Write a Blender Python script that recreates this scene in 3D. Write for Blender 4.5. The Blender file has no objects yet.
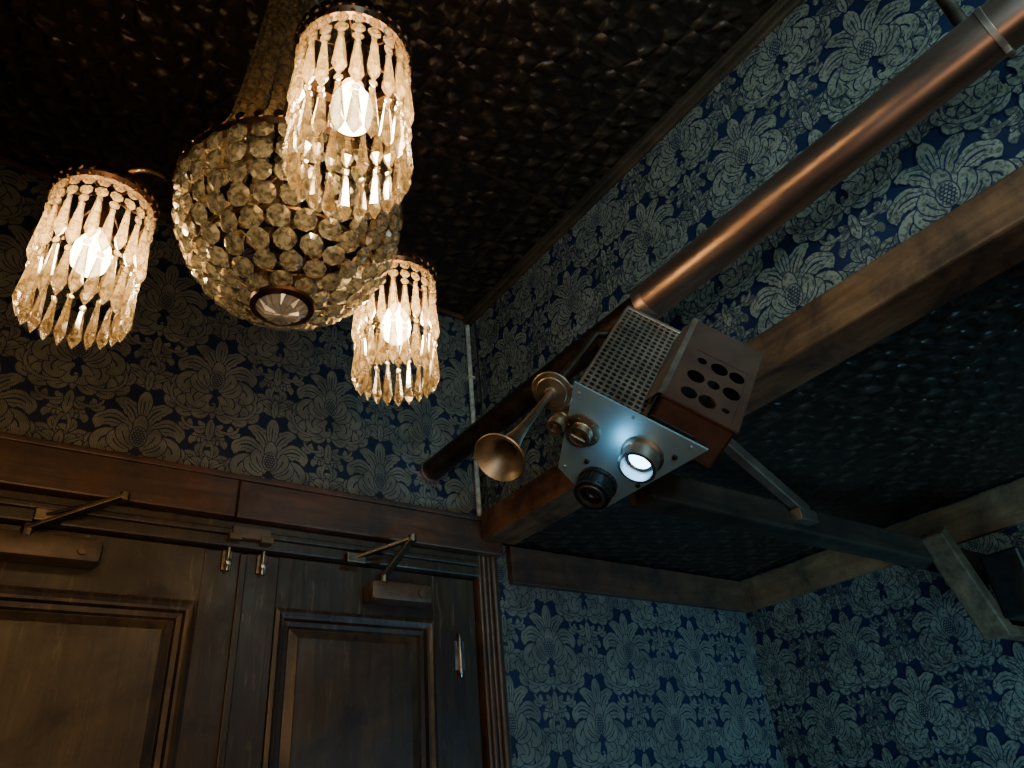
import bpy, bmesh, math, random
from mathutils import Vector, Matrix
random.seed(4)
D=2.3; Z0=1.5; CEIL=3.59
col=bpy.context.scene.collection
WL={}
# ---------------------------------------------------------------- materials
def newmat(name):
    m=bpy.data.materials.new(name); m.use_nodes=True
    nt=m.node_tree; b=nt.nodes['Principled BSDF']
    return m,nt,b
def coords(nt,scale=(1,1,1),kind='Object'):
    tc=nt.nodes.new('ShaderNodeTexCoord'); mp=nt.nodes.new('ShaderNodeMapping')
    mp.inputs['Scale'].default_value=scale
    nt.links.new(tc.outputs[kind],mp.inputs['Vector']); return mp.outputs['Vector']
def ramp(nt,fac,stops):
    r=nt.nodes.new('ShaderNodeValToRGB'); cr=r.color_ramp
    while len(cr.elements)<len(stops): cr.elements.new(0.5)
    for e,(p,c) in zip(cr.elements,stops):
        e.position=p; e.color=(*c,1)
    nt.links.new(fac,r.inputs['Fac']); return r.outputs['Color']
def noise(nt,vec,scale,detail=4,rough=.6,dist=0):
    n=nt.nodes.new('ShaderNodeTexNoise'); n.inputs['Scale'].default_value=scale
    n.inputs['Detail'].default_value=detail; n.inputs['Roughness'].default_value=rough
    n.inputs['Distortion'].default_value=dist
    nt.links.new(vec,n.inputs['Vector']); return n.outputs['Fac']
def bump(nt,b,h,strength=.3,dist=.01):
    bp=nt.nodes.new('ShaderNodeBump'); bp.inputs['Strength'].default_value=strength
    bp.inputs['Distance'].default_value=dist
    nt.links.new(h,bp.inputs['Height']); nt.links.new(bp.outputs['Normal'],b.inputs['Normal'])
def math_(nt,op,a,b=None,c=None):
    n=nt.nodes.new('ShaderNodeMath'); n.operation=op
    for i,x in enumerate((a,b,c)):
        if x is None: continue
        if isinstance(x,(int,float)): n.inputs[i].default_value=x
        else: nt.links.new(x,n.inputs[i])
    return n.outputs[0]
def mixc(nt,mode,fac,a,b):
    mx=nt.nodes.new('ShaderNodeMix'); mx.data_type='RGBA'; mx.blend_type=mode
    mx.inputs[0].default_value=fac; nt.links.new(a,mx.inputs[6]); nt.links.new(b,mx.inputs[7]); return mx.outputs[2]
def wood(name,dark,light,axis,rough=.45,bs=.25,spec=.5,wear=.0):
    m,nt,b=newmat(name)
    s=[14,14,14]; s[axis]=1.1
    v=coords(nt,tuple(s))
    f=noise(nt,v,2.2,8,.65,.6)
    c=ramp(nt,f,[(.3,dark),(.7,light)])
    v2=coords(nt,(1,1,1)); f2=noise(nt,v2,5,6,.65,.5)
    c=mixc(nt,'MULTIPLY',.92,c,ramp(nt,f2,[(.36,(.2,.18,.16)),(.62,(1,1,1))]))
    if wear:
        s=[30,30,30]; s[axis]=3.5
        f3=noise(nt,coords(nt,tuple(s)),1.6,5,.7,.3)
        c=mixc(nt,'ADD',wear,c,ramp(nt,f3,[(.58,(0,0,0)),(.70,(.11,.08,.05))]))
    nt.links.new(c,b.inputs['Base Color'])
    r=nt.nodes.new('ShaderNodeMapRange'); nt.links.new(f2,r.inputs[0]); r.inputs[1].default_value=.3; r.inputs[2].default_value=.7
    r.inputs[3].default_value=rough*1.5; r.inputs[4].default_value=rough*.7; nt.links.new(r.outputs[0],b.inputs['Roughness'])
    b.inputs['Specular IOR Level'].default_value=spec
    bump(nt,b,f,bs,.004)
    return m
def metal(name,c1,c2,rough=.35,scale=12,metallic=1.0,bs=.08,stretch=(1,1,1),spec=.5):
    m,nt,b=newmat(name)
    v=coords(nt,stretch); f=noise(nt,v,scale,6,.65)
    nt.links.new(ramp(nt,f,[(.3,c1),(.7,c2)]),b.inputs['Base Color'])
    r=nt.nodes.new('ShaderNodeMapRange'); nt.links.new(f,r.inputs[0])
    r.inputs[3].default_value=rough*.7; r.inputs[4].default_value=rough*1.3
    nt.links.new(r.outputs[0],b.inputs['Roughness'])
    b.inputs['Metallic'].default_value=metallic; b.inputs['Specular IOR Level'].default_value=spec
    bump(nt,b,f,bs,.003); return m
def emis(name,color,strength,transp=0.0):
    m=bpy.data.materials.new(name); m.use_nodes=True; nt=m.node_tree; nt.nodes.clear()
    o=nt.nodes.new('ShaderNodeOutputMaterial'); e=nt.nodes.new('ShaderNodeEmission')
    e.inputs[0].default_value=(*color,1); e.inputs[1].default_value=strength
    if transp>0:
        t=nt.nodes.new('ShaderNodeBsdfTransparent'); a=nt.nodes.new('ShaderNodeAddShader')
        nt.links.new(e.outputs[0],a.inputs[0]); nt.links.new(t.outputs[0],a.inputs[1]); nt.links.new(a.outputs[0],o.inputs[0])
    else: nt.links.new(e.outputs[0],o.inputs[0])
    return m
def crystal_mat(name,tint,tr=.45,gl=.5,lo=.5,ns=60):
    m=bpy.data.materials.new(name); m.use_nodes=True; nt=m.node_tree; nt.nodes.clear()
    o=nt.nodes.new('ShaderNodeOutputMaterial')
    t=nt.nodes.new('ShaderNodeBsdfTransparent'); t.inputs[0].default_value=(.97,.95,.90,1)
    tl=nt.nodes.new('ShaderNodeBsdfTranslucent')
    v=coords(nt,(1,1,1)); f=noise(nt,v,ns,2,.5)
    nt.links.new(ramp(nt,f,[(.38,tuple(x*lo for x in tint)),(.60,tint)]),tl.inputs[0])
    g=nt.nodes.new('ShaderNodeBsdfGlossy'); g.inputs['Roughness'].default_value=.06; g.inputs[0].default_value=(.98,.98,.97,1)
    m1=nt.nodes.new('ShaderNodeMixShader'); m1.inputs[0].default_value=tr
    nt.links.new(tl.outputs[0],m1.inputs[1]); nt.links.new(t.outputs[0],m1.inputs[2])
    lw=nt.nodes.new('ShaderNodeLayerWeight'); lw.inputs[0].default_value=gl
    m2=nt.nodes.new('ShaderNodeMixShader'); nt.links.new(lw.outputs['Facing'],m2.inputs[0])
    nt.links.new(m1.outputs[0],m2.inputs[1]); nt.links.new(g.outputs[0],m2.inputs[2])
    nt.links.new(m2.outputs[0],o.inputs[0]); return m

M_ground,nt,b=newmat('wallpaper_ground')
v=coords(nt); f=noise(nt,v,3,4); nt.links.new(ramp(nt,f,[(.3,(.003,.006,.020)),(.7,(.005,.011,.036))]),b.inputs['Base Color'])
b.inputs['Roughness'].default_value=.55; b.inputs['Specular IOR Level'].default_value=.3
M_motif,nt,b=newmat('wallpaper_motif')
v=coords(nt); f=noise(nt,v,16,3)
w=nt.nodes.new('ShaderNodeTexWave'); w.inputs['Scale'].default_value=75; w.inputs['Distortion'].default_value=7; w.inputs['Detail'].default_value=1
nt.links.new(v,w.inputs['Vector'])
f2=math_(nt,'ADD',math_(nt,'MULTIPLY',f,.65),math_(nt,'MULTIPLY',w.outputs['Fac'],.35))
nt.links.new(ramp(nt,f2,[(.25,(.028,.029,.025)),(.5,(.088,.088,.071)),(.72,(.17,.162,.125))]),b.inputs['Base Color'])
b.inputs['Roughness'].default_value=.42; b.inputs['Metallic'].default_value=.1
# pressed tin
M_tin,nt,b=newmat('pressed_tin')
v=coords(nt,(1,1,1)); sx=nt.nodes.new('ShaderNodeSeparateXYZ'); nt.links.new(v,sx.inputs[0])
X,Y=sx.outputs[0],sx.outputs[1]
nf=noise(nt,v,8,2)
RF=12.5
row=math_(nt,'FLOOR',math_(nt,'MULTIPLY',Y,RF))
xs=math_(nt,'ADD',math_(nt,'MULTIPLY',X,42),math_(nt,'ADD',math_(nt,'MULTIPLY',row,1.9),math_(nt,'MULTIPLY',nf,4.5)))
a1=math_(nt,'SINE',xs); a2=math_(nt,'SINE',math_(nt,'ADD',math_(nt,'MULTIPLY',Y,RF*math.pi),math_(nt,'MULTIPLY',a1,.9)))
h=math_(nt,'POWER',math_(nt,'ABSOLUTE',math_(nt,'MULTIPLY',a1,a2)),1.5)
mask=nt.nodes.new('ShaderNodeMapRange'); nt.links.new(noise(nt,v,14,2),mask.inputs[0]); mask.inputs[1].default_value=.36; mask.inputs[2].default_value=.58
h=math_(nt,'MULTIPLY',h,math_(nt,'ADD',math_(nt,'MULTIPLY',mask.outputs[0],.7),.3))
fx=math_(nt,'ABSOLUTE',math_(nt,'SINE',math_(nt,'MULTIPLY',X,math.pi/.61))); fy=math_(nt,'ABSOLUTE',math_(nt,'SINE',math_(nt,'MULTIPLY',Y,math.pi/.61)))
gr=math_(nt,'LESS_THAN',math_(nt,'MINIMUM',fx,fy),.04)
h2=math_(nt,'ADD',h,math_(nt,'MULTIPLY',gr,.4))
nt.links.new(ramp(nt,h2,[(.1,(.011,.007,.005)),(.9,(.038,.023,.015))]),b.inputs['Base Color'])
b.inputs['Roughness'].default_value=.34; b.inputs['Specular IOR Level'].default_value=.5
bump(nt,b,h2,.78,.018)

M_header=wood('header_wood',(.032,.013,.007),(.095,.042,.021),0,.42)
M_doorwood=wood('door_wood',(.013,.008,.0045),(.044,.028,.014),2,.42,.3,.45,.55)
M_doorpanel=wood('door_panel_wood',(.027,.019,.011),(.070,.050,.028),2,.42,.3,.45,.45)
M_casing=wood('casing_wood',(.028,.012,.007),(.085,.040,.021),2,.4)
M_beamY=wood('beam_wood_light',(.080,.030,.012),(.20,.090,.038),1,.55,.25,.35)
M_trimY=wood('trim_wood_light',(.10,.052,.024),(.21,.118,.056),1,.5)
M_trimC=wood('cornice_wood',(.030,.018,.010),(.08,.050,.029),1,.45)
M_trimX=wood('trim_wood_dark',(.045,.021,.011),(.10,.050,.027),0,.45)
M_darkX=wood('dark_timber',(.013,.008,.005),(.036,.022,.013),0,.6,.25,.2)
M_brace=wood('brace_wood',(.055,.030,.015),(.14,.078,.040),0,.6,.25,.2)
M_floor=wood('floor_wood',(.02,.01,.006),(.07,.035,.02),1,.4)
M_copper=metal('aged_copper',(.20,.125,.095),(.54,.37,.30),.36,6,.97,.12,(1,.22,1))
M_dkcopper=metal('dark_copper',(.045,.030,.022),(.12,.078,.056),.45,14)
M_box=metal('brown_box_metal',(.030,.013,.008),(.060,.028,.018),.65,10,.0,.08,(1,1,1),.15)
M_mesh=metal('copper_tinted_mesh',(.18,.12,.088),(.36,.25,.185),.42,14,.9)
M_edge=metal('pale_edge_metal',(.17,.12,.09),(.31,.23,.185),.42,14,.9)
M_horn=metal('pewter_brass',(.12,.105,.08),(.29,.25,.19),.46,20)
M_brass=metal('old_brass',(.14,.115,.08),(.34,.28,.20),.42,20)
M_bronze=metal('dark_bronze',(.07,.044,.028),(.22,.135,.085),.38,25)
M_arm2=metal('arm_brass',(.16,.10,.055),(.40,.26,.14),.32,25)
M_plate=metal('brushed_steel_plate',(.20,.32,.38),(.27,.40,.47),.46,3,.7,.02,(1,1,1))
M_black=metal('black_metal',(.008,.008,.008),(.02,.02,.02),.35,20,.5)
M_grey=metal('painted_brown_metal',(.04,.028,.018),(.11,.078,.05),.5,18,.3)
M_arm=metal('tarnished_arm_steel',(.09,.07,.05),(.20,.16,.115),.45,18)
M_steel=metal('worn_steel',(.22,.20,.18),(.42,.40,.36),.38,18)
M_pale=metal('pale_conduit_paint',(.10,.09,.07),(.42,.41,.36),.55,35,0.0)
M_boss=metal('star_cut_glass',(.26,.28,.28),(.52,.54,.52),.22,30,.5,0)
M_cry=crystal_mat('amber_crystal',(.95,.74,.42),.50,.36,.30,90)
M_cry2=crystal_mat('clear_crystal',(.90,.90,.80),.36,.52,.28,100)
M_cry3=crystal_mat('warm_bead_crystal',(1.0,.86,.62),.25,.30,.4,80)
M_bulb=emis('frosted_bulb_glow',(1.0,.80,.46),12,1)
M_lens=emis('lit_lens',(.20,.56,1.0),16)
M_darkglass=metal('dark_lens_glass',(.01,.012,.02),(.03,.04,.06),.08,5,.4,0)

# ---------------------------------------------------------------- mesh builder
class MB:
    def __init__(s): s.v=[];s.f=[];s.m=[]
    def add(s,vs,fs,mi=0,M=None):
        o=len(s.v)
        for p in vs:
            p=Vector(p); s.v.append(M@p if M is not None else p)
        for f in fs: s.f.append(tuple(i+o for i in f)); s.m.append(mi)
    def box(s,lo,hi,mi=0,M=None):
        x0,y0,z0=lo;x1,y1,z1=hi
        s.add([(x0,y0,z0),(x1,y0,z0),(x1,y1,z0),(x0,y1,z0),(x0,y0,z1),(x1,y0,z1),(x1,y1,z1),(x0,y1,z1)],
              [(0,3,2,1),(4,5,6,7),(0,1,5,4),(1,2,6,5),(2,3,7,6),(3,0,4,7)],mi,M)
    def bbox(s,lo,hi,c=.004,mi=0,M=None):
        bm=bmesh.new(); bmesh.ops.create_cube(bm,size=1)
        for v in bm.verts:
            for k in range(3): v.co[k]=(lo[k]+hi[k])/2+v.co[k]*(hi[k]-lo[k])
        bmesh.ops.bevel(bm,geom=list(bm.edges),offset=c,segments=2,affect='EDGES',profile=.5)
        bm.verts.index_update()
        s.add([v.co.copy() for v in bm.verts],[[v.index for v in f.verts] for f in bm.faces],mi,M); bm.free()
    def lathe(s,prof,seg=24,M=None,mi=0,sx=1,sy=1,cap=True):
        vs=[];fs=[];n=len(prof)
        for r,z in prof:
            for k in range(seg):
                a=2*math.pi*k/seg; vs.append((r*math.cos(a)*sx,r*math.sin(a)*sy,z))
        for i in range(n-1):
            for k in range(seg):
                k2=(k+1)%seg; fs.append((i*seg+k,i*seg+k2,(i+1)*seg+k2,(i+1)*seg+k))
        if cap:
            if prof[0][0]>1e-5: fs.append(tuple(reversed(range(seg))))
            if prof[-1][0]>1e-5: fs.append(tuple((n-1)*seg+k for k in range(seg)))
        s.add(vs,fs,mi,M)
    def tube(s,pts,rad,seg=10,mi=0):
        pts=[Vector(p) for p in pts]; n=len(pts)
        if not isinstance(rad,(list,tuple)): rad=[rad]*n
        vs=[];fs=[];up=None
        for i,p in enumerate(pts):
            t=(pts[min(i+1,n-1)]-pts[max(i-1,0)]).normalized()
            if up is None:
                up=Vector((0,0,1)) if abs(t.z)<.9 else Vector((1,0,0))
            a=t.cross(up).normalized(); c=a.cross(t).normalized(); up=c
            for k in range(seg):
                g=2*math.pi*k/seg; vs.append(p+(a*math.cos(g)+c*math.sin(g))*rad[i])
        for i in range(n-1):
            for k in range(seg):
                k2=(k+1)%seg; fs.append((i*seg+k,i*seg+k2,(i+1)*seg+k2,(i+1)*seg+k))
        fs.append(tuple(reversed(range(seg)))); fs.append(tuple((n-1)*seg+k for k in range(seg)))
        s.add(vs,fs,mi)
    def bar(s,p0,p1,w,h,up=(0,0,1),mi=0):
        p0=Vector(p0);p1=Vector(p1);t=(p1-p0);L=t.length;t.normalize()
        a=t.cross(Vector(up)).normalized();c=a.cross(t)
        M=Matrix((( t.x,a.x,c.x,p0.x),(t.y,a.y,c.y,p0.y),(t.z,a.z,c.z,p0.z),(0,0,0,1)))
        s.bbox((0,-w/2,-h/2),(L,w/2,h/2),min(w,h)*.12,mi,M)
    def build(s,name,mats,parent=None,smooth=False,label=None,cat=None,kind=None,group=None,origin=None,fixn=True):
        if not isinstance(mats,(list,tuple)): mats=[mats]
        lo=Vector([min(v[k] for v in s.v) for k in range(3)]);hi=Vector([max(v[k] for v in s.v) for k in range(3)])
        c=Vector(origin) if origin is not None else (lo+hi)/2
        me=bpy.data.meshes.new(name); me.from_pydata([tuple(v-c) for v in s.v],[],s.f)
        for m in mats: me.materials.append(m)
        me.polygons.foreach_set('material_index',s.m)
        if smooth: me.polygons.foreach_set('use_smooth',[True]*len(s.f))
        me.update()
        if fixn:
            bm=bmesh.new(); bm.from_mesh(me); bmesh.ops.recalc_face_normals(bm,faces=bm.faces); bm.to_mesh(me); bm.free()
        o=bpy.data.objects.new(name,me); col.objects.link(o)
        WL[o.name]=c.copy()
        if parent is not None:
            o.parent=parent; o.location=c-WL[parent.name]
        else: o.location=c
        if label: o['label']=label
        if cat: o['category']=cat
        if kind: o['kind']=kind
        if group: o['group']=group
        if smooth:
            try: me.set_sharp_from_angle(angle=math.radians(38))
            except Exception: pass
        return o
def empty(name,loc,label,cat,group=None):
    o=bpy.data.objects.new(name,None); col.objects.link(o); o.location=loc; o.empty_display_size=.05
    WL[o.name]=Vector(loc); o['label']=label; o['category']=cat
    if group: o['group']=group
    return o
def frame(o,z,x=None):
    z=Vector(z).normalized()
    x=Vector(x) if x is not None else (Vector((1,0,0)) if abs(z.x)<.8 else Vector((0,1,0)))
    x=(x-z*x.dot(z)).normalized(); y=z.cross(x)
    return Matrix(((x.x,y.x,z.x,o[0]),(x.y,y.y,z.y,o[1]),(x.z,y.z,z.z,o[2]),(0,0,0,1)))

# ---------------------------------------------------------------- damask motif (painted back to front with dark outlines)
MOT=[]; HC=[0]; ST=.00003
def stroke(x,y,ang,L,w,curl,prof='leaf',n=10,vein=0,serr=0,mirror=True,ol=.0030):
    a=math.radians(ang); pts=[]; px,py=x,y
    for i in range(n+1):
        pts.append((px,py,a))
        t=i/n; px+=math.cos(a)*L/n; py+=math.sin(a)*L/n; a+=curl/n*(.35+1.3*t)
    wid=[]
    for i in range(n+1):
        t=i/n
        if prof=='leaf': ww=(.25*(1-t)+.85*math.sin(math.pi*min(1,t**1.25))**.6) if 0<t<1 else (.28 if t==0 else .30)
        elif prof=='petal': ww=(math.sin(math.pi*t**1.7)**.5 if 0<t<1 else .35)*.85+.15*(1-t)
        else: ww=(1-t)*.6+.45+(1.5 if t>.86 else 0)
        if serr: ww*=.78+.22*abs(math.sin(serr*math.pi*t))
        wid.append(ww*w)
    def strip(lo,hi,mi,mir,h,ex=0,t0=0,t1=1):
        for i in range(n):
            if i/n<t0 or (i+1)/n>t1+1e-6: continue
            q=[]
            for j,sgn in ((i,lo),(i+1,lo),(i+1,hi),(i,hi)):
                p=pts[j]; o=wid[j]*sgn+(ex if sgn>0 else -ex)
                e=0
                if ex and j==n: e=ex
                nx,ny=-math.sin(p[2]),math.cos(p[2])
                q.append((p[0]+nx*o+math.cos(p[2])*e,p[1]+ny*o+math.sin(p[2])*e))
            if mir: q=[(-a_,b_) for a_,b_ in reversed(q)]
            MOT.append((h,mi,q))
    for mir in ((False,True) if mirror else (False,)):
        HC[0]+=1; h=HC[0]*ST
        strip(-1,1,0,mir,h,ol); h+=ST*.4
        strip(-1,1,1,mir,h)
        h+=ST*.3
        if vein>=1: strip(-.10,.10,0,mir,h,0,.10,.72)
        if vein==2: strip(-.56,-.46,0,mir,h,0,.25,.8); strip(.46,.56,0,mir,h,0,.25,.8)
    return pts
def acan(x,y,ang,L,curl,k,ll,lw=.44,sp=36):
    n=20;a=math.radians(ang);pts=[];px,py=x,y
    for i in range(n+1):
        pts.append((px,py,a)); t=i/n; px+=math.cos(a)*L/n; py+=math.sin(a)*L/n; a+=curl/n*(.35+1.3*t)
    sgn=1 if curl>0 else -1
    p=pts[-2]; stroke(p[0],p[1],math.degrees(p[2]),ll*.70,ll*.22,curl*1.0,n=9)
    for i in reversed(range(k)):
        t=.05+.80*i/(k-1); p=pts[int(t*n)]
        s=ll*(.66+.34*math.sin(math.pi*(.15+.75*t)))*(1-.30*t)
        ad=math.degrees(p[2])
        stroke(p[0],p[1],ad+sgn*sp*1.1,s*.62,s*lw*.48,sgn*1.9,n=7)
        stroke(p[0],p[1],ad-sgn*sp,s*.95,s*lw*.52,sgn*2.2,n=9,vein=1)
    stroke(x,y,ang,L,.0055,curl,n=14,ol=.0020)
# background scrolls and foliage
stroke(.138,-.076,80,.190,.0110,-5.6,'scroll',n=28)
stroke(.050,.172,34,.150,.0110,5.1,'scroll',n=26)
acan(.194,-.036,98,.105,-2.2,3,.060)
acan(.008,.188,50,.125,-2.9,3,.066)
acan(.010,-.190,-34,.116,2.9,3,.056)
acan(.004,-.124,-26,.220,3.4,5,.082)
stroke(0,-.165,-90,.080,.016,0,mirror=False,vein=1,serr=2,n=14)
stroke(0,.165,90,.075,.014,0,mirror=False,vein=1,serr=2,n=14)
stroke(0,-.100,-90,.060,.012,0,mirror=False)
# bloom: broad leaves rolling outward
stroke(.010,-.072,-30,.100,.018,-4.6,n=20)
stroke(.022,-.060,2,.118,.024,-4.6,n=24,vein=1)
stroke(.034,-.030,32,.128,.029,-4.0,n=24,vein=1)
stroke(.028,.004,58,.132,.032,-3.1,n=24,vein=2,serr=3)
stroke(.012,.030,80,.118,.028,-1.7,n=20,vein=2,serr=3)
stroke(0,.046,90,.112,.024,0,'petal',mirror=False,vein=2,n=16)
stroke(.020,-.060,10,.090,.021,2.3,n=16,vein=1)
stroke(.010,-.050,38,.092,.022,1.5,'petal',n=14,vein=1)
stroke(0,-.030,90,.098,.023,0,'petal',mirror=False,n=14)
HC[0]+=1; hh=HC[0]*ST
def ell(rx,ry,cy,mi,h,n=20):
    MOT.append((h,mi,[(rx*math.cos(2*math.pi*k/n),cy+ry*math.sin(2*math.pi*k/n)) for k in range(n)]))
ell(.027,.038,-.008,0,hh); ell(.0240,.0350,-.008,1,hh+ST*.4); ell(.020,.031,-.008,0,hh+ST*.8)
for r_ in range(7):
    for c_ in range(-2,3):
        x=c_*.0095+(r_%2)*.00475; y=-.034+r_*.0088
        if (x/.020)**2+((y+.008)/.031)**2<1:
            s_=.0040; MOT.append((hh+ST*1.2,1,[(x-s_,y),(x,y-s_*1.1),(x+s_,y),(x,y+s_*1.1)]))
CW,CH=.42,.545
def papered(name,O,U,V,N,u0,u1,v0,v1,pu,pv,label,thick=.06,lim=None):
    O,U,V,N=map(Vector,(O,U,V,N))
    bm=bmesh.new(); a0,a1,b0,b1=lim or (u0,u1,v0,v1)
    for i in range(int((u0-pu)//CW)-1,int((u1-pu)//CW)+2):
        for j in range(int((v0-pv)//CH)-1,int((v1-pv)//CH)+2):
            for h in (0,1):
                cu=pu+(i+.5*h)*CW; cv=pv+(j+.5*h)*CH
                if cu<a0-.3 or cu>a1+.3 or cv<b0-.3 or cv>b1+.3: continue
                for hz,mi,q in MOT:
                    vs=[bm.verts.new((cu+x,cv+y,hz+h*.000004+(i%2)*.000002)) for x,y in q]
                    try: bm.faces.new(vs).material_index=mi
                    except Exception: pass
    for co,no in (((u0+.002,0,0),(-1,0,0)),((u1-.002,0,0),(1,0,0)),((0,v0+.002,0),(0,-1,0)),((0,v1-.002,0),(0,1,0))):
        g=list(bm.verts)+list(bm.edges)+list(bm.faces)
        bmesh.ops.bisect_plane(bm,geom=g,plane_co=co,plane_no=no,clear_outer=True)
    bm.verts.index_update()
    mb=MB()
    f=lambda u,v,n: O+U*u+V*v+N*n
    c=[f(u,v,n) for n in (-thick,0) for u,v in ((u0,v0),(u1,v0),(u1,v1),(u0,v1))]
    mb.add(c,[(0,1,2,3),(4,7,6,5),(0,4,5,1),(1,5,6,2),(2,6,7,3),(3,7,4,0)],0)
    mb.add([f(v.co.x,v.co.y,.0003+v.co.z) for v in bm.verts],[[v.index for v in fc.verts] for fc in bm.faces],1)
    mi=[fc.material_index for fc in bm.faces]; mb.m[-len(mi):]=mi
    bm.free()
    return mb.build(name,[M_ground,M_motif],label=label,cat='wall',kind='structure',fixn=False)

XW=1.578; XA=3.142; YB=-1.8; XL=-1.3
ZH=Z0+.92
papered('wall_back',(0,D,0),(1,0,0),(0,0,1),(0,-1,0),XL,XW,Z0+.98,CEIL,.285,Z0+1.165,'navy damask wallpapered wall above the wooden double doors',lim=(-.5,XW,Z0+.98,CEIL))
papered('wall_right',(XW,0,0),(0,1,0),(0,0,1),(-1,0,0),YB,D,Z0+1.04,CEIL,.335,Z0+1.157,'navy and tan damask wallpapered upper wall behind the copper pipe',lim=(-.5,D,Z0+1.04,CEIL))
papered('wall_alcove_back',(0,D,0),(1,0,0),(0,0,1),(0,-1,0),1.60,XA,0,Z0+.985,1.86,Z0+.60,'blue damask wallpapered rear wall of the low side bay',lim=(1.6,XA,.9,Z0+.985))
papered('wall_alcove_right',(XA,0,0),(0,1,0),(0,0,1),(-1,0,0),YB,D,0,Z0+.985,.12,Z0+.546,'blue damask wallpapered side wall of the low side bay',lim=(.3,D,.9,Z0+.985))
def simple(name,lo,hi,mat,label,cat,kind='structure',bev=.003):
    mb=MB()
    (mb.bbox(lo,hi,bev) if bev else mb.box(lo,hi)); return mb.build(name,mat,label=label,cat=cat,kind=kind)
simple('wall_left',(XL-.06,YB,0),(XL,D,CEIL),M_ground,'dark navy wall opposite the copper pipe','wall',bev=0)
simple('wall_front',(XL,YB-.06,0),(XA,YB,CEIL),M_ground,'dark navy plain wall facing the double doors','wall',bev=0)
simple('floor',(XL,YB,-.05),(XA,D,0),M_floor,'dark timber floorboards','floor',bev=0)
simple('ceiling',(XL,YB,CEIL),(XW+.06,D+.06,CEIL+.05),M_tin,'dark brown embossed pressed tin ceiling','ceiling',bev=0)
simple('ceiling_alcove',(XW+.10,YB,Z0+.985),(XA+.06,D+.06,Z0+1.03),M_tin,'dark embossed tin ceiling of the low side bay','ceiling',bev=0)
simple('wall_back_lower',(XL,D+.08,0),(1.66,D+.14,Z0+.98),M_darkX,'dark backing wall behind the doors','wall',bev=0)
mb=MB(); mb.bbox((XW-.035,YB,CEIL-.035),(XW,D,CEIL),.006); mb.bbox((XW-.018,YB,CEIL-.055),(XW,D,CEIL-.035),.005)
mb.build('trim_1',M_trimC,label='slim brown wooden moulding along ceiling edge',cat='moulding',kind='structure')
mb=MB(); mb.bbox((XL,D-.022,CEIL-.025),(XW-.035,D,CEIL),.006)
mb.build('trim_2',M_header,label='slim dark red wooden moulding along ceiling edge',cat='moulding',kind='structure')
simple('trim_3',(1.535,YB,Z0+.965),(1.69,D-.06,Z0+1.08),M_beamY,'rough brown timber beam under the wallpapered wall','beam',bev=.008)
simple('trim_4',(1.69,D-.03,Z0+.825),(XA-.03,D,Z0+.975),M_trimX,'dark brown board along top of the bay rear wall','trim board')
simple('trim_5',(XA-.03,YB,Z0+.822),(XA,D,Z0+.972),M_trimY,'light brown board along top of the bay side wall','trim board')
# ---------------------------------------------------------------- doors
mb=MB()
mb.bbox((XL,D-.055,ZH),(.60,D,ZH+.137),.006); mb.bbox((.603,D-.053,ZH),(1.64,D,ZH+.137),.006)
mb.bbox((XL,D-.065,ZH+.125),(1.64,D,ZH+.145),.004)
mb.build('trim_6',M_header,label='thick reddish brown timber header above the double doors',cat='door header',kind='structure')
DT=Z0+.835
mb=MB(); mb.bbox((XL,D-.02,DT),(1.55,D+.08,ZH),.006); mb.bbox((XL,D-.035,DT+.035),(1.53,D-.01,DT+.055),.005)
mb.build('trim_7',M_doorwood,label='dark painted door frame head',cat='door frame',kind='structure')
mb=MB(); mb.box((1.535,D-.01,0),(1.635,D+.08,ZH))
for k,(xx,r) in enumerate(((1.545,.009),(1.566,.012),(1.588,.009),(1.612,.014))):
    mb.tube([(xx,D-.012,0),(xx,D-.012,ZH)],r,10)
mb.build('trim_8',M_casing,smooth=True,label='reeded reddish wooden door casing',cat='door casing',kind='structure')
def loops(mb,x0,x1,z0,z1,seq):
    vs=[];fs=[]
    for ins,y in seq: vs+=[(x0+ins,y,z0+ins),(x1-ins,y,z0+ins),(x1-ins,y,z1-ins),(x0+ins,y,z1-ins)]
    for i in range(len(seq)-1):
        for k in range(4):
            k2=(k+1)%4; fs.append((4*i+k,4*i+k2,4*i+4+k2,4*i+4+k))
    mb.add(vs,fs)
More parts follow.
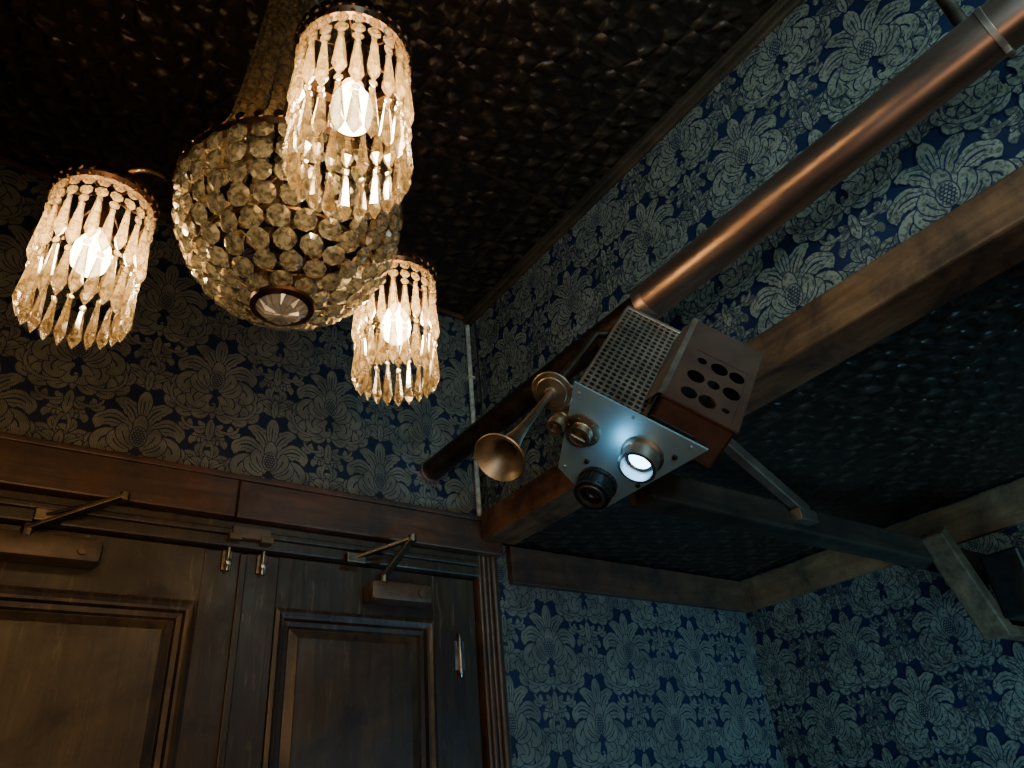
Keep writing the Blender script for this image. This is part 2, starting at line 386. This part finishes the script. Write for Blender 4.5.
def door(name,x0,x1,px0,px1,label,hx):
    F=D+.015
    mb=MB(); z1=DT-.004; pz1=Z0+.665; pz0=.95; qz0=.25; qz1=.80
    mb.bbox((x0,F,.01),(px0,F+.045,z1),.003); mb.bbox((px1,F,.01),(x1,F+.045,z1),.003)
    mb.box((px0,F,pz1),(px1,F+.045,z1)); mb.box((px0,F,qz1),(px1,F+.045,pz0)); mb.box((px0,F,.01),(px1,F+.045,qz0))
    d=mb.build(name,M_doorwood,label=label,cat='door',kind='structure')
    for a,b_ in ((pz0,pz1),(qz0,qz1)):
        m2=MB(); loops(m2,px0,px1,a,b_,[(0,F+.002),(0,F-.008),(.012,F-.012),(.022,F-.006),(.030,F-.004),(.036,F+.010),(.05,F+.013),(.058,F+.024)])
        m2.build('panel_moulding',M_doorwood,parent=d)
        m3=MB(); i=.05; m3.box((px0+i,F+.022,a+i),(px1-i,F+.04,b_-i))
        loops(m3,px0+i,px1-i,a+i,b_-i,[(0,F+.022),(.008,F+.021),(.034,F+.010),(.036,F+.007),(.042,F+.007)])
        m3.add([(px0+.092,F+.007,a+.092),(px1-.092,F+.007,a+.092),(px1-.092,F+.007,b_-.092),(px0+.092,F+.007,b_-.092)],[(0,1,2,3)])
        m3.build('door_panel',M_doorpanel,parent=d)
    m4=MB(); m4.tube([(hx,F-.008,Z0+.475),(hx,F-.008,Z0+.49),(hx,F-.008,Z0+.61),(hx,F-.008,Z0+.625)],[.004,.009,.009,.004],10); m4.box((hx-.02,F-.003,Z0+.50),(hx+.02,F,Z0+.60))
    m4.build('door_hinge',M_steel,parent=d,smooth=True,label='worn steel hinge knuckle')
    return d
d1=door('door_1',-.19,.652,-.06,.538,'dark brown panelled wooden door leaf, worn paint',-.15)
d2=door('door_2',.658,1.533,.775,1.352,'dark brown panelled wooden door leaf with steel hinge',1.455)
mb=MB(); mb.bbox((.645,D+.003,.02),(.668,D+.016,DT-.01),.004); mb.build('meeting_strip',M_doorwood,parent=d2)
def closer(bx0,bx1,bz,piv,elb,brk,label):
    e=empty('door_closer',((bx0+bx1)/2,D+.015,bz),label,'door closer','door closers')
    m=MB(); m.bbox((bx0,D-.068,bz-.036),(bx1,D+.015,bz+.034),.018)
    m.lathe([(.03,-.012),(.034,0),(.03,.012)],16,frame((bx0+.03,D-.03,bz),(1,0,0)))
    m.lathe([(.0,-.01),(.014,-.008),(.014,.008),(0,.01)],12,frame((bx1-.05,D-.068,bz-.005),(0,-1,0)))
    m.build('closer_body',M_grey,parent=e,smooth=True)
    m=MB(); m.bar(piv,elb,.034,.010); m.lathe([(.016,-.02),(.016,.012)],12,frame(piv,(0,0,1))); m.lathe([(.014,-.012),(.014,.012)],12,frame(elb,(0,0,1)))
    m.build('closer_arm',M_arm,parent=e)
    m=MB(); m.bar(elb,brk,.028,.009); m.bbox((brk[0]-.035,brk[1]-.012,brk[2]-.018),(brk[0]+.035,D-.021,brk[2]+.018),.004)
    m.build('closer_link',M_arm,parent=e)
closer(1.07,1.31,Z0+.735,(1.118,2.245,Z0+.78),(1.18,2.15,Z0+.895),(1.02,2.262,Z0+.84),'brown surface door closer with folded steel arm')
closer(-.02,.25,Z0+.76,(.06,2.245,Z0+.80),(.265,2.16,Z0+.895),(.10,2.262,Z0+.85),'brown surface door closer with long steel arm')
for x,g in ((.605,0),(.715,1)):
    e=empty('door_bolt',(x,D+.015,Z0+.80),'small worn steel surface bolt at door top','bolt','surface bolts')
    m=MB(); m.bbox((x-.016,D+.004,Z0+.765),(x+.016,D+.015,Z0+.83),.003); m.build('bolt_plate',M_arm,parent=e)
    m=MB(); m.tube([(x,D-.006,Z0+.76),(x,D-.006,Z0+.85)],.006,10); m.lathe([(0,-.01),(.01,-.006),(.01,.006),(0,.01)],12,frame((x,D-.016,Z0+.785),(0,-1,0)))
    m.tube([(x,D-.004,Z0+.785),(x,D-.018,Z0+.785)],.004,8); m.build('bolt_rod',M_steel,parent=e,smooth=True)
m=MB(); m.bbox((.60,D-.045,Z0+.858),(.72,D-.02,Z0+.895),.002); m.bbox((.59,D-.05,Z0+.85),(.63,D-.02,Z0+.87),.002); m.bbox((.69,D-.05,Z0+.85),(.73,D-.02,Z0+.87),.002)
m.build('strike_plate',M_grey,label='worn brown strike plate on the door frame head',cat='strike plate')
# ---------------------------------------------------------------- corner conduit, pipe
cd=MB(); cd.tube([(XW-.022,D-.022,CEIL-.06),(XW-.022,D-.022,Z0+1.08)],.011,10)
for z in (CEIL-.35,CEIL-.75): cd.bbox((XW-.038,D-.038,z-.006),(XW-.0045,D-.0045,z+.006),.002)
cd.build('conduit',M_pale,smooth=True,label='pale paint-flecked conduit running up the wall corner',cat='conduit')
cd=MB(); cd.tube([(XW-.010,D-.07,CEIL-.06),(XW-.009,D-.075,Z0+1.6),(XW-.010,D-.065,Z0+1.3),(XW-.010,D-.07,Z0+1.08)],.003,6)
cd.build('cable',M_black,smooth=True,label='thin dark cable running down beside the corner conduit',cat='cable')
PX,PZ=1.345,Z0+1.245
pe=empty('copper_pipe',(PX,.2,PZ),'large aged copper pipe slung along the wallpapered wall','pipe')
m=MB(); m.tube([(PX,YB,PZ),(PX,-.6,PZ),(PX,.2,PZ),(PX,1.05,PZ)],.055,32); m.build('pipe_section',M_copper,parent=pe,smooth=True)
m=MB(); m.tube([(PX,1.05,PZ),(PX,D-.006,PZ)],.044,28); m.build('pipe_section',M_dkcopper,parent=pe,smooth=True,label='thinner darker end section of pipe')
m=MB(); m.tube([(PX,1.03,PZ),(PX,1.035,PZ),(PX,1.065,PZ),(PX,1.07,PZ)],[.054,.0565,.0565,.045],32)
m.build('pipe_collar',M_copper,parent=pe,smooth=True)
m=MB(); m.tube([(PX,D-.02,PZ),(PX,D-.005,PZ)],.05,28); m.build('wall_flange',M_copper,parent=pe,smooth=True)
m=MB(); m.tube([(PX,.078,PZ),(PX,.079,PZ),(PX,.090,PZ),(PX,.091,PZ)],[.055,.0575,.0575,.055],32); m.bbox((PX-.010,.078,PZ-.074),(PX+.010,.091,PZ-.055),.003)
m.build('pipe_clamp',M_edge,parent=pe,smooth=True)
for y in (.10,1.75):
    m=MB(); m.tube([(PX+.0,y,PZ+.04),(PX+.06,y,PZ+.10),(PX+.16,y,PZ+.14),(XW-.006,y,PZ+.14)],.009,10)
    m.build('pipe_hanger',M_bronze,parent=pe,smooth=True)
m=MB(); m.tube([(PX,.12,PZ+.04),(PX,.12,CEIL)],.014,12); m.build('drop_rod',M_dkcopper,parent=pe,smooth=True,label='dark hanger rod from ceiling')
# ---------------------------------------------------------------- cross beam and braces
CY=1.13
m=MB(); m.bbox((1.245,CY-.04,Z0+.645),(XA-.005,CY+.04,Z0+.725),.008); m.build('cross_beam',M_darkX,label='dark brown timber bar spanning under the low tin ceiling',cat='beam')
m=MB(); m.bar((1.45,CY-.058,Z0+.915),(1.85,CY-.058,Z0+.695),.030,.034,(0,0,1)); m.bbox((1.80,CY-.072,Z0+.665),(1.88,CY-.039,Z0+.70),.002)
m.build('diagonal_brace',M_edge,label='short worn metal diagonal brace above dark bar',cat='brace')
m=MB(); m.bar((2.55,CY-.07,Z0+.73),(2.75,CY-.07,Z0+.41),.056,.085,(0,1,0)); m.bbox((2.735,CY-.10,Z0+.405),(XA-.006,CY-.045,Z0+.44),.004)
m.build('wall_bracket',M_brace,label='short chunky timber bracket against the blue wallpaper',cat='bracket')
m=MB(); m.bbox((2.72,CY-.24,Z0+.445),(XA-.006,CY-.112,Z0+.655),.01); m.bbox((2.75,CY-.27,Z0+.48),(3.05,CY-.238,Z0+.62),.014)
m.build('junction_box',M_black,label='dark box resting on the timber bracket',cat='box')
# ---------------------------------------------------------------- projector
SC=.90
A=Vector((1.045*SC,1.078*SC,Z0+.89*SC))
B_=Vector((.59,0,.81)).normalized(); U_=Vector((B_.z,0,-B_.x)); Yv=Vector((0,1,0))
E2=(U_*.922-Yv*.388).normalized(); E3=(U_*.388+Yv*.922).normalized()
PM=Matrix(((E2.x,E3.x,B_.x,A.x),(E2.y,E3.y,B_.y,A.y),(E2.z,E3.z,B_.z,A.z),(0,0,0,1)))@Matrix.Scale(SC,4)
P=lambda p,q,r: PM@Vector((p,q,r))
pr=empty('projector',P(.16,.12,.1),'steampunk projector with steel face plate, pewter horn and perforated cover','projector')
m=MB(); poly=[(-.012,-.012),(.335,-.015),(.190,.345),(.040,.272)]
m.add([(x,y,r) for r in (-.006,0) for x,y in poly],[(3,2,1,0),(4,5,6,7)]+[(k,(k+1)%4,4+(k+1)%4,4+k) for k in range(4)],0,PM)
for x,y in ((.01,.01),(.30,.0),(.18,.32),(.055,.255),(.15,.005)): m.lathe([(.004,0),(.0035,-.003),(0,-.0035)],8,PM@Matrix.Translation((x,y,-.006)))
m.build('face_plate',M_plate,parent=pr)
HL=.405
m=MB(); m.bbox((.012,.01,.002),(.165,.125,HL-.02),.004,0,PM); m.bbox((.18,.0,.03),(.30,.06,.36),.004,0,PM)
m.bbox((.08,.125,.002),(.19,.26,.10),.004,0,PM); m.build('inner_body',M_black,parent=pr)
def perf(m,p0,p1,r0,r1,fix,axis,nx,ny,hr=.36,seg=8):
    dx=(p1-p0)/nx; dy=(r1-r0)/ny
    for i in range(nx):
        for j in range(ny):
            hh=hr if not isinstance(hr,list) else hr[j][i]
            cx=p0+(i+.5)*dx; cy=r0+(j+.5)*dy; out=[];inn=[]
            for k in range(seg):
                a=2*math.pi*(k+.5)/seg; c,s=math.cos(a),math.sin(a); mm=max(abs(c),abs(s))
                out.append((cx+c/mm*dx/2,cy+s/mm*dy/2)); inn.append((cx+c*min(dx,dy)*hh,cy+s*min(dx,dy)*hh))
            pts=out+inn
            vs=[((x,fix,y) if axis==1 else (fix,x,y)) for x,y in pts]
            fs=[(k,(k+1)%seg,seg+(k+1)%seg,seg+k) for k in range(seg)]
            for k in range(seg):
                a,b=out[k],out[(k+1)%seg]
                if abs(a[0]-b[0])>1e-7 and abs(a[1]-b[1])>1e-7:
                    sxn=1 if (a[0]+b[0])/2>cx else -1; syn=1 if (a[1]+b[1])/2>cy else -1
                    cc=(cx+sxn*dx/2,cy+syn*dy/2); vs.append((cc[0],fix,cc[1]) if axis==1 else (fix,cc[0],cc[1]))
                    fs.append((k,len(vs)-1,(k+1)%seg))
            m.add(vs,fs,0,PM)
m=MB(); perf(m,0,.172,.004,HL,-.002,1,10,22,.40); perf(m,0,.125,.004,HL,-.0,0,7,22,.40)
for a,b in (((-.004,-.006,HL-.008),(.176,.13,HL+.006)),((-.004,-.006,0),(.004,.004,HL+.006)),((.168,-.006,0),(.176,.004,HL+.006))): m.bbox(a,b,.002,0,PM)
m.build('perforated_cover',M_mesh,parent=pr)
m=MB(); x0,x1,q0,q1,r0,r1=.185,.372,-.070,.07,.035,.385
m.bbox((x0,q0+.01,r0),(x0+.008,q1,r1),.002,0,PM); m.bbox((x1-.008,q0+.01,r0),(x1,q1,r1),.002,0,PM)
m.bbox((x0,q0+.01,r1-.008),(x1,q1,r1),.002,0,PM); m.bbox((x0,q0+.01,r0),(x1,q1,r0+.008),.002,0,PM); m.bbox((x0,q1-.006,r0),(x1,q1,r1),.002,0,PM)
m.build('side_box',M_box,parent=pr)
m=MB(); m.add([(x0-.012,q0-.004,r0-.006),(x0+.002,q0-.006,r0-.006),(x0+.002,q0-.006,r1+.006),(x0-.012,q0-.004,r1+.006),(x0-.030,-.008,r0+.02),(x0-.030,-.008,r1-.03)],[(0,1,2,3),(4,0,3,5)],0,PM)
m.build('lid_edge',M_edge,parent=pr,label='pale slanted lid edge')
m=MB()
perf(m,x0+.030,x1-.016,.050,.265,q0,1,3,3,[[.44,.48,.20],[.48,.34,.48],[.26,.48,.44]],16)
for a,b in (((x0-.004,q0-.002,r0-.004),(x0+.030,q0+.004,r1+.004)),((x1-.016,q0-.002,r0-.004),(x1+.004,q0+.004,r1+.004)),((x0+.030,q0-.002,.265),(x1-.016,q0+.004,r1+.004)),((x0+.030,q0-.002,r0-.004),(x1-.016,q0+.004,.050))): m.box(a,b,0,PM)
m.build('vent_panel',M_box,parent=pr,label='brown metal panel with uneven round vent holes')
m=MB(); L=PM@Matrix.Translation((.212,.092,-.006)) @ Matrix.Rotation(math.pi,4,'X')
m.lathe([(.054,0),(.054,.006),(.046,.010),(.044,.045),(.047,.046),(.047,.052),(.040,.053),(.038,.02),(.0,.012)],32,L); m.build('lens_barrel',M_steel,parent=pr,smooth=True,label='steel lens tube lit from within')
m=MB(); m.lathe([(.031,.013),(.028,.020),(.018,.025),(0,.027)],32,L); m.build('lit_lens',M_lens,parent=pr,smooth=True,label='glowing bluish white lens')
m=MB(); L=PM@Matrix.Translation((.150,.250,-.006)) @ Matrix.Rotation(math.pi,4,'X')
m.lathe([(.052,0),(.052,.012),(.046,.014),(.044,.045),(.047,.046),(.047,.055),(.036,.056),(.030,.03),(0,.028)],32,L)
for k in range(24):
    a=2*math.pi*k/24; m.box((.0455,-.002,.016),(.049,.002,.044),0,L@Matrix.Rotation(a,4,'Z'))
m.build('lens_barrel',M_black,parent=pr,smooth=True,label='black knurled lens barrel')
m=MB(); m.lathe([(.029,.030),(.022,.042),(.012,.047),(0,.048)],28,L); m.build('dark_lens',M_darkglass,parent=pr,smooth=True)
m=MB(); m.lathe([(.036,.056),(.036,.060),(.030,.060),(.030,.050)],32,L,cap=False); m.build('lens_ring',M_steel,parent=pr,smooth=True)
m=MB(); L=PM@Matrix.Translation((.055,.112,-.006)) @ Matrix.Rotation(math.pi,4,'X')
m.lathe([(.048,0),(.048,.006),(.040,.009),(.030,.010),(.027,.014),(.027,.026),(.031,.028),(.031,.034),(.022,.035),(.019,.015),(0,.013)],28,L)
for k in range(6):
    a=2*math.pi*k/6; m.lathe([(.005,.008),(.005,.012),(0,.013)],8,L@Matrix.Rotation(a,4,'Z')@Matrix.Translation((.038,0,0)))
m.bar(L@Vector((-.02,0,.034)),L@Vector((.02,0,.034)),.006,.006)
m.build('brass_port',M_brass,parent=pr,smooth=True)
m=MB(); L2=PM@Matrix.Translation((-.006,.102,-.006)) @ Matrix.Rotation(math.pi,4,'X')
m.lathe([(.015,-.08),(.015,-.01),(.019,-.008),(.019,.008),(.016,.01),(.016,.03),(.022,.032),(.022,.052),(.014,.053),(.012,.03),(0,.03)],20,L2); m.build('side_nozzle',M_brass,parent=pr,smooth=True)
for (x,y) in ((.10,.20),(.28,.05),(.24,.19)):
    m=MB(); m.lathe([(.007,-.006),(.006,-.012),(0,-.013)],12,PM@Matrix.Translation((x,y,0)))
    m.build('knob',M_black,parent=pr,smooth=True)
m=MB(); m.bbox((.05,.125,.10),(.13,.15,.30),.004,0,PM); m.bar(P(.09,.14,.28),(PX-.04,1.22,PZ-.045),.03,.012)
m.build('mount_bracket',M_bronze,parent=pr)
# horn
hd=(-B_*.86+Vector((-.57,-.60,-.55))*.30-E2*.05).normalized(); ho=P(-.052,.045,-.01)
HM=frame(ho,hd)
m=MB(); prof=[(.0070,0),(.0070,.06),(.0080,.11),(.010,.16),(.014,.205),(.020,.240),(.030,.268),(.045,.286),(.051,.289),(.052,.291),(.050,.293),(.030,.273),(.019,.246),(.012,.205),(.008,.16),(.005,.13),(0,.11)]
m.lathe(prof,36,HM); hn=m.build('horn',M_horn,parent=pr,smooth=True,label='aged pewter-brass trumpet horn')
m=MB(); m.lathe([(.046,-.006),(.048,-.003),(.046,0),(.036,.001),(.034,.004),(.014,.005),(.012,.012),(.008,.013)],32,HM)
m.build('horn_flange',M_horn,parent=hn,smooth=True)
m=MB(); e_=HM@Vector((0,0,-.006)); m.tube([e_,e_+B_*.03,e_+B_*.13+E2*.005,e_+B_*.26+E2*.01,e_+B_*.29+E2*.04],[.010,.010,.010,.010,.010],12); m.build('horn_tube',M_dkcopper,parent=hn,smooth=True)
m=MB(); m.bar(ho+B_*.04,P(-.006,.05,.04),.02,.006); m.build('horn_bracket',M_bronze,parent=hn)
# ---------------------------------------------------------------- chandelier
CX,CYc=.318,1.053; ZR=Z0+1.117
ch=empty('chandelier',(CX,CYc,CEIL),'three-arm crystal basket chandelier with bronze frame and lit shades','chandelier')
def octa(m,c,n,r,th=.45,mi=0):
    L=frame(c,n,(0,0,1)); m.lathe([(0,-r*th),(r*.55,-r*th*.9),(r,0),(r*.55,r*th*.9),(0,r*th)],8,L@Matrix.Rotation(math.pi/8,4,'Z'),mi)
def drop(m,c,L,w,rot=0):
    T=Matrix.Translation(c)@Matrix.Rotation(rot,4,'Z')
    m.lathe([(0,0),(w*.46,-L*.03),(w*.40,-L*.08),(w*.58,-L*.26),(w*.82,-L*.55),(w,-L*.76),(w*.60,-L*.88),(0,-L)],6,T,0,1,.85)
shades=[(.014,1.262),(.292,.712),(.618,1.19)]
RS=.089
for si,(sx_,sy_) in enumerate(shades):
    m=MB(); T=Matrix.Translation((sx_,sy_,ZR)); seg=48
    m.lathe([(RS-.012,-.006),(RS+.002,-.008),(RS+.008,0),(RS+.002,.008),(RS-.002,.018),(RS-.008,.018),(RS-.012,.0)],seg,T,cap=False)
    for k in range(28):
        a=2*math.pi*k/28; p=Vector((sx_+(RS+.006)*math.cos(a),sy_+(RS+.006)*math.sin(a),ZR+.012))
        m.lathe([(0,-.004),(.009,-.003),(.0105,0),(.009,.003),(0,.004)],10,frame(p,(math.cos(a),math.sin(a),0)))
        p=Vector((sx_+(RS+.004)*math.cos(a),sy_+(RS+.004)*math.sin(a),ZR-.006)); m.lathe([(0,-.004),(.004,0),(0,.004)],6,Matrix.Translation(p))
    for k in range(6):
        a=2*math.pi*k/6; m.tube([(sx_,sy_,ZR+.03),(sx_+.05*math.cos(a),sy_+.05*math.sin(a),ZR+.012),(sx_+(RS-.006)*math.cos(a),sy_+(RS-.006)*math.sin(a),ZR+.002)],.0025,6)
    sh=m.build('lamp_shade',M_bronze,parent=ch,smooth=True,label='pierced bronze ring hung with glass drops')
    m=MB(); m.lathe([(.016,.03),(.022,.02),(.022,-.055),(.018,-.07),(0,-.07)],20,T); m.build('bulb_socket',M_bronze,parent=sh,smooth=True)
    m=MB(); m.lathe([(.012,-.07),(.020,-.085),(.031,-.108),(.034,-.13),(.030,-.152),(.018,-.166),(0,-.171)],24,T); m.build('light_bulb',M_bulb,parent=sh,smooth=True,label='glowing warm white bulb')
    N=22
    for k in range(N):
        a=2*math.pi*(k+.3*si)/N; n=Vector((math.cos(a),math.sin(a),0)); odd=k%2
        jr=random.uniform(-.04,.04); m=MB(); cc=Vector((sx_,sy_,ZR))
        base=cc+n*RS
        octa(m,base+Vector((0,0,-.019)),n,.0118); octa(m,base+Vector((0,0,-.0445)),n,.0118)
        z=-.057
        if odd: octa(m,base+Vector((0,0,-.066)),n,.0095); z=-.077
        l1=.106
        drop(m,base+Vector((0,0,z)),l1,.0116,a+math.pi/2+jr*8)
        z-=l1-.001
        octa(m,base+Vector((0,0,z-.006)),n,.0070); z-=.012
        drop(m,base+Vector((0,0,z))-n*.003,.092 if odd else .112,.0120,a+math.pi/2+jr*8)
        m.build('crystal_strand',M_cry,parent=sh)
    l=bpy.data.lights.new('shade_lamp','POINT'); l.energy=5.8; l.color=(1,.64,.28); l.shadow_soft_size=.03
    lo=bpy.data.objects.new('shade_lamp',l); lo.location=(sx_,sy_,ZR-.13); col.objects.link(lo)
# basket
RB=.209; zt=-.030; BD=.238
def bprof(t):
    th=t*math.pi/2*.93
    return RB*math.cos(th)**.80, zt-BD*math.sin(th)
m=MB(); T=Matrix.Translation((CX,CYc,ZR))
m.lathe([(RB-.012,zt-.008),(RB+.003,zt-.010),(RB+.008,zt),(RB+.003,zt+.010),(RB-.010,zt+.012)],56,T,cap=False)
r8,z8=bprof(.5); m.lathe([(r8-.008,z8-.003),(r8-.003,z8-.003),(r8-.003,z8+.003),(r8-.008,z8+.003)],48,T,cap=False)
for k in range(8):
    a=2*math.pi*k/8; pts=[]
    for i in range(9):
        r,z=bprof(i/8*.98); pts.append((CX+(r-.012)*math.cos(a),CYc+(r-.012)*math.sin(a),ZR+z))
    m.tube(pts,.0022,6)
    m.tube([(CX,CYc,ZR+.10),(CX+.1*math.cos(a),CYc+.1*math.sin(a),ZR+.03),(CX+(RB-.006)*math.cos(a),CYc+(RB-.006)*math.sin(a),ZR+zt)],.003,6)
m.tube([(CX,CYc,ZR-.05),(CX,CYc,CEIL)],.009,12)
for k in range(40):
    a=2*math.pi*k/40; m.lathe([(0,-.003),(.009,-.002),(.010,0),(.009,.002),(0,.003)],8,frame((CX+(RB+.006)*math.cos(a),CYc+(RB+.006)*math.sin(a),ZR+zt+.012),(math.cos(a),math.sin(a),0)))
bk=m.build('crystal_basket',M_bronze,parent=ch,smooth=True,label='bronze basket frame covered with round crystals')
rows=8
for i in range(rows):
    m=MB(); t=.06+i/(rows-1)*.87; r,z=bprof(t); th=t*math.pi/2*.93
    cnt=max(8,int(2*math.pi*r/.043)) if i>2 else 29
    dr=min(.0205,math.pi*r/cnt*.95)
    for k in range(cnt):
        a=2*math.pi*(k+(.5 if (i>2 and i%2) else 0))/cnt
        n=Vector((math.cos(a)*math.cos(th)+random.uniform(-.12,.12),math.sin(a)*math.cos(th)+random.uniform(-.12,.12),-math.sin(th)+random.uniform(-.14,.14))).normalized()
        octa(m,Vector((CX+r*math.cos(a),CYc+r*math.sin(a),ZR+z)),n,dr,.38)
    m.build('bead_row',M_cry2,parent=bk)
m=MB(); zz=zt-BD-.006
m.lathe([(.050,zz+.006),(.058,zz),(.056,zz-.006),(.046,zz-.010),(.044,zz-.006)],40,T,cap=False); m.build('finial_ring',M_bronze,parent=bk,smooth=True)
m=MB()
vs=[(0,0,zz-.022)];NF=32
for j,(r,z,dz) in enumerate(((.012,zz-.021,.002),(.030,zz-.016,.006),(.047,zz-.006,0))):
    for k in range(NF):
        a=2*math.pi*k/NF; vs.append((r*math.cos(a),r*math.sin(a),z-(dz if k%2==0 else 0)))
fs=[(0,1+k,1+(k+1)%NF) for k in range(NF)]
for j in range(2):
    for k in range(NF): fs.append((1+j*NF+k,1+j*NF+(k+1)%NF,1+(j+1)*NF+(k+1)%NF,1+(j+1)*NF+k))
m.add(vs,fs,0,T)
m.build('cut_glass_boss',M_boss,parent=bk,label='pale star-cut glass disc at the bottom')
prof=[(RB-.01,zt+.015),(.180,.01),(.150,.07),(.130,.17),(.115,.32),(.100,.50),(.085,.74),(.072,.93)]
NT=20
for k in range(NT):
    m=MB(); a=2*math.pi*k/NT
    for i in range(len(prof)-1):
        (r0_,z0_),(r1_,z1_)=prof[i],prof[i+1]; L_=math.hypot(r1_-r0_,z1_-z0_); nb=max(1,round(L_/.028))
        for j in range(nb):
            t=j/nb; r=r0_+(r1_-r0_)*t; z=z0_+(z1_-z0_)*t
            n=Vector((math.cos(a),math.sin(a),0)); octa(m,Vector((CX+r*n.x,CYc+r*n.y,ZR+z)),n,.0162,.75)
    m.build('canopy_strand',M_cry3,parent=bk)
m=MB(); m.lathe([(.06,.92),(.088,.93),(.088,.945),(.05,.965),(.02,.973)],32,T); m.build('canopy',M_bronze,parent=ch,smooth=True)
for si,(sx_,sy_) in enumerate(shades):
    d=Vector((sx_-CX,sy_-CYc,0)); L_=d.length; d.normalize(); c=Vector((CX,CYc,ZR))
    pts=[]
    ctrl=[(RB-.02,zt+.0),(RB+.012,-.005),(RB+.030,.035),(L_-.105,.080),(L_-.050,.105),(L_-.010,.080),(L_,.03)]
    for i in range(len(ctrl)-1):
        p0=ctrl[max(i-1,0)];p1=ctrl[i];p2=ctrl[i+1];p3=ctrl[min(i+2,len(ctrl)-1)]
        for j in range(5):
            t=j/5
            f=lambda a,b,c_,d_: .5*((2*b)+(-a+c_)*t+(2*a-5*b+4*c_-d_)*t*t+(-a+3*b-3*c_+d_)*t**3)
            pts.append(c+d*f(p0[0],p1[0],p2[0],p3[0])+Vector((0,0,f(p0[1],p1[1],p2[1],p3[1]))))
    pts.append(c+d*L_+Vector((0,0,.03)))
    m=MB(); m.tube(pts,.0075,10); m.build('chandelier_arm',M_arm2,parent=ch,smooth=True)
# ---------------------------------------------------------------- lights
def area(name,loc,tgt,size,energy,color,spread=180):
    l=bpy.data.lights.new(name,'AREA'); l.size=size; l.energy=energy; l.color=color; l.spread=math.radians(spread)
    o=bpy.data.objects.new(name,l); o.location=loc; o.rotation_euler=(Vector(tgt)-Vector(loc)).to_track_quat('-Z','Y').to_euler(); col.objects.link(o); return o
area('bay_light',(2.2,.0,.8),(2.75,1.9,1.75),.5,19,(.24,.66,1.0),115)
area('cool_fill',(.1,-.9,2.3),(1.5,.45,2.9),1.0,10,(.50,.88,1.0),70)
area('cool_glint',(1.05,-1.1,3.0),(1.345,.5,2.75),.3,1.8,(.40,.88,1.0),45)
area('warm_fill',(-.4,-.7,1.4),(.5,2.3,2.0),.6,4.6,(1.0,.56,.25),65)
area('warm_upper_fill',(.2,.1,1.2),(.6,1.2,3.5),.5,2.8,(1.0,.62,.34),105)
sp=bpy.data.lights.new('projector_spill','POINT'); sp.energy=.22; sp.color=(.22,.68,1); sp.shadow_soft_size=.015
so=bpy.data.objects.new('projector_spill',sp); so.location=P(.155,.105,-.055); col.objects.link(so)
w=bpy.data.worlds.new('w'); bpy.context.scene.world=w; w.use_nodes=True; w.node_tree.nodes['Background'].inputs[0].default_value=(.02,.02,.025,1); w.node_tree.nodes['Background'].inputs[1].default_value=.3
# ---------------------------------------------------------------- camera
cx=Vector((1118,-336,-725)).normalized(); cy=Vector((-618,-508,-725)).normalized()
cy=(cy-cx*cx.dot(cy)*.5).normalized(); cx=(cx-cy*cx.dot(cy)).normalized(); cz=cx.cross(cy)
R=Matrix(((cx.x,cx.y,cx.z,0),(cy.x,cy.y,cy.z,0),(cz.x,cz.y,cz.z,Z0),(0,0,0,1)))
cam=bpy.data.cameras.new('camera'); cam.sensor_width=36; cam.lens=725/1024*36; cam.clip_start=.01
co=bpy.data.objects.new('camera',cam); col.objects.link(co); co.matrix_world=R
bpy.context.scene.camera=co
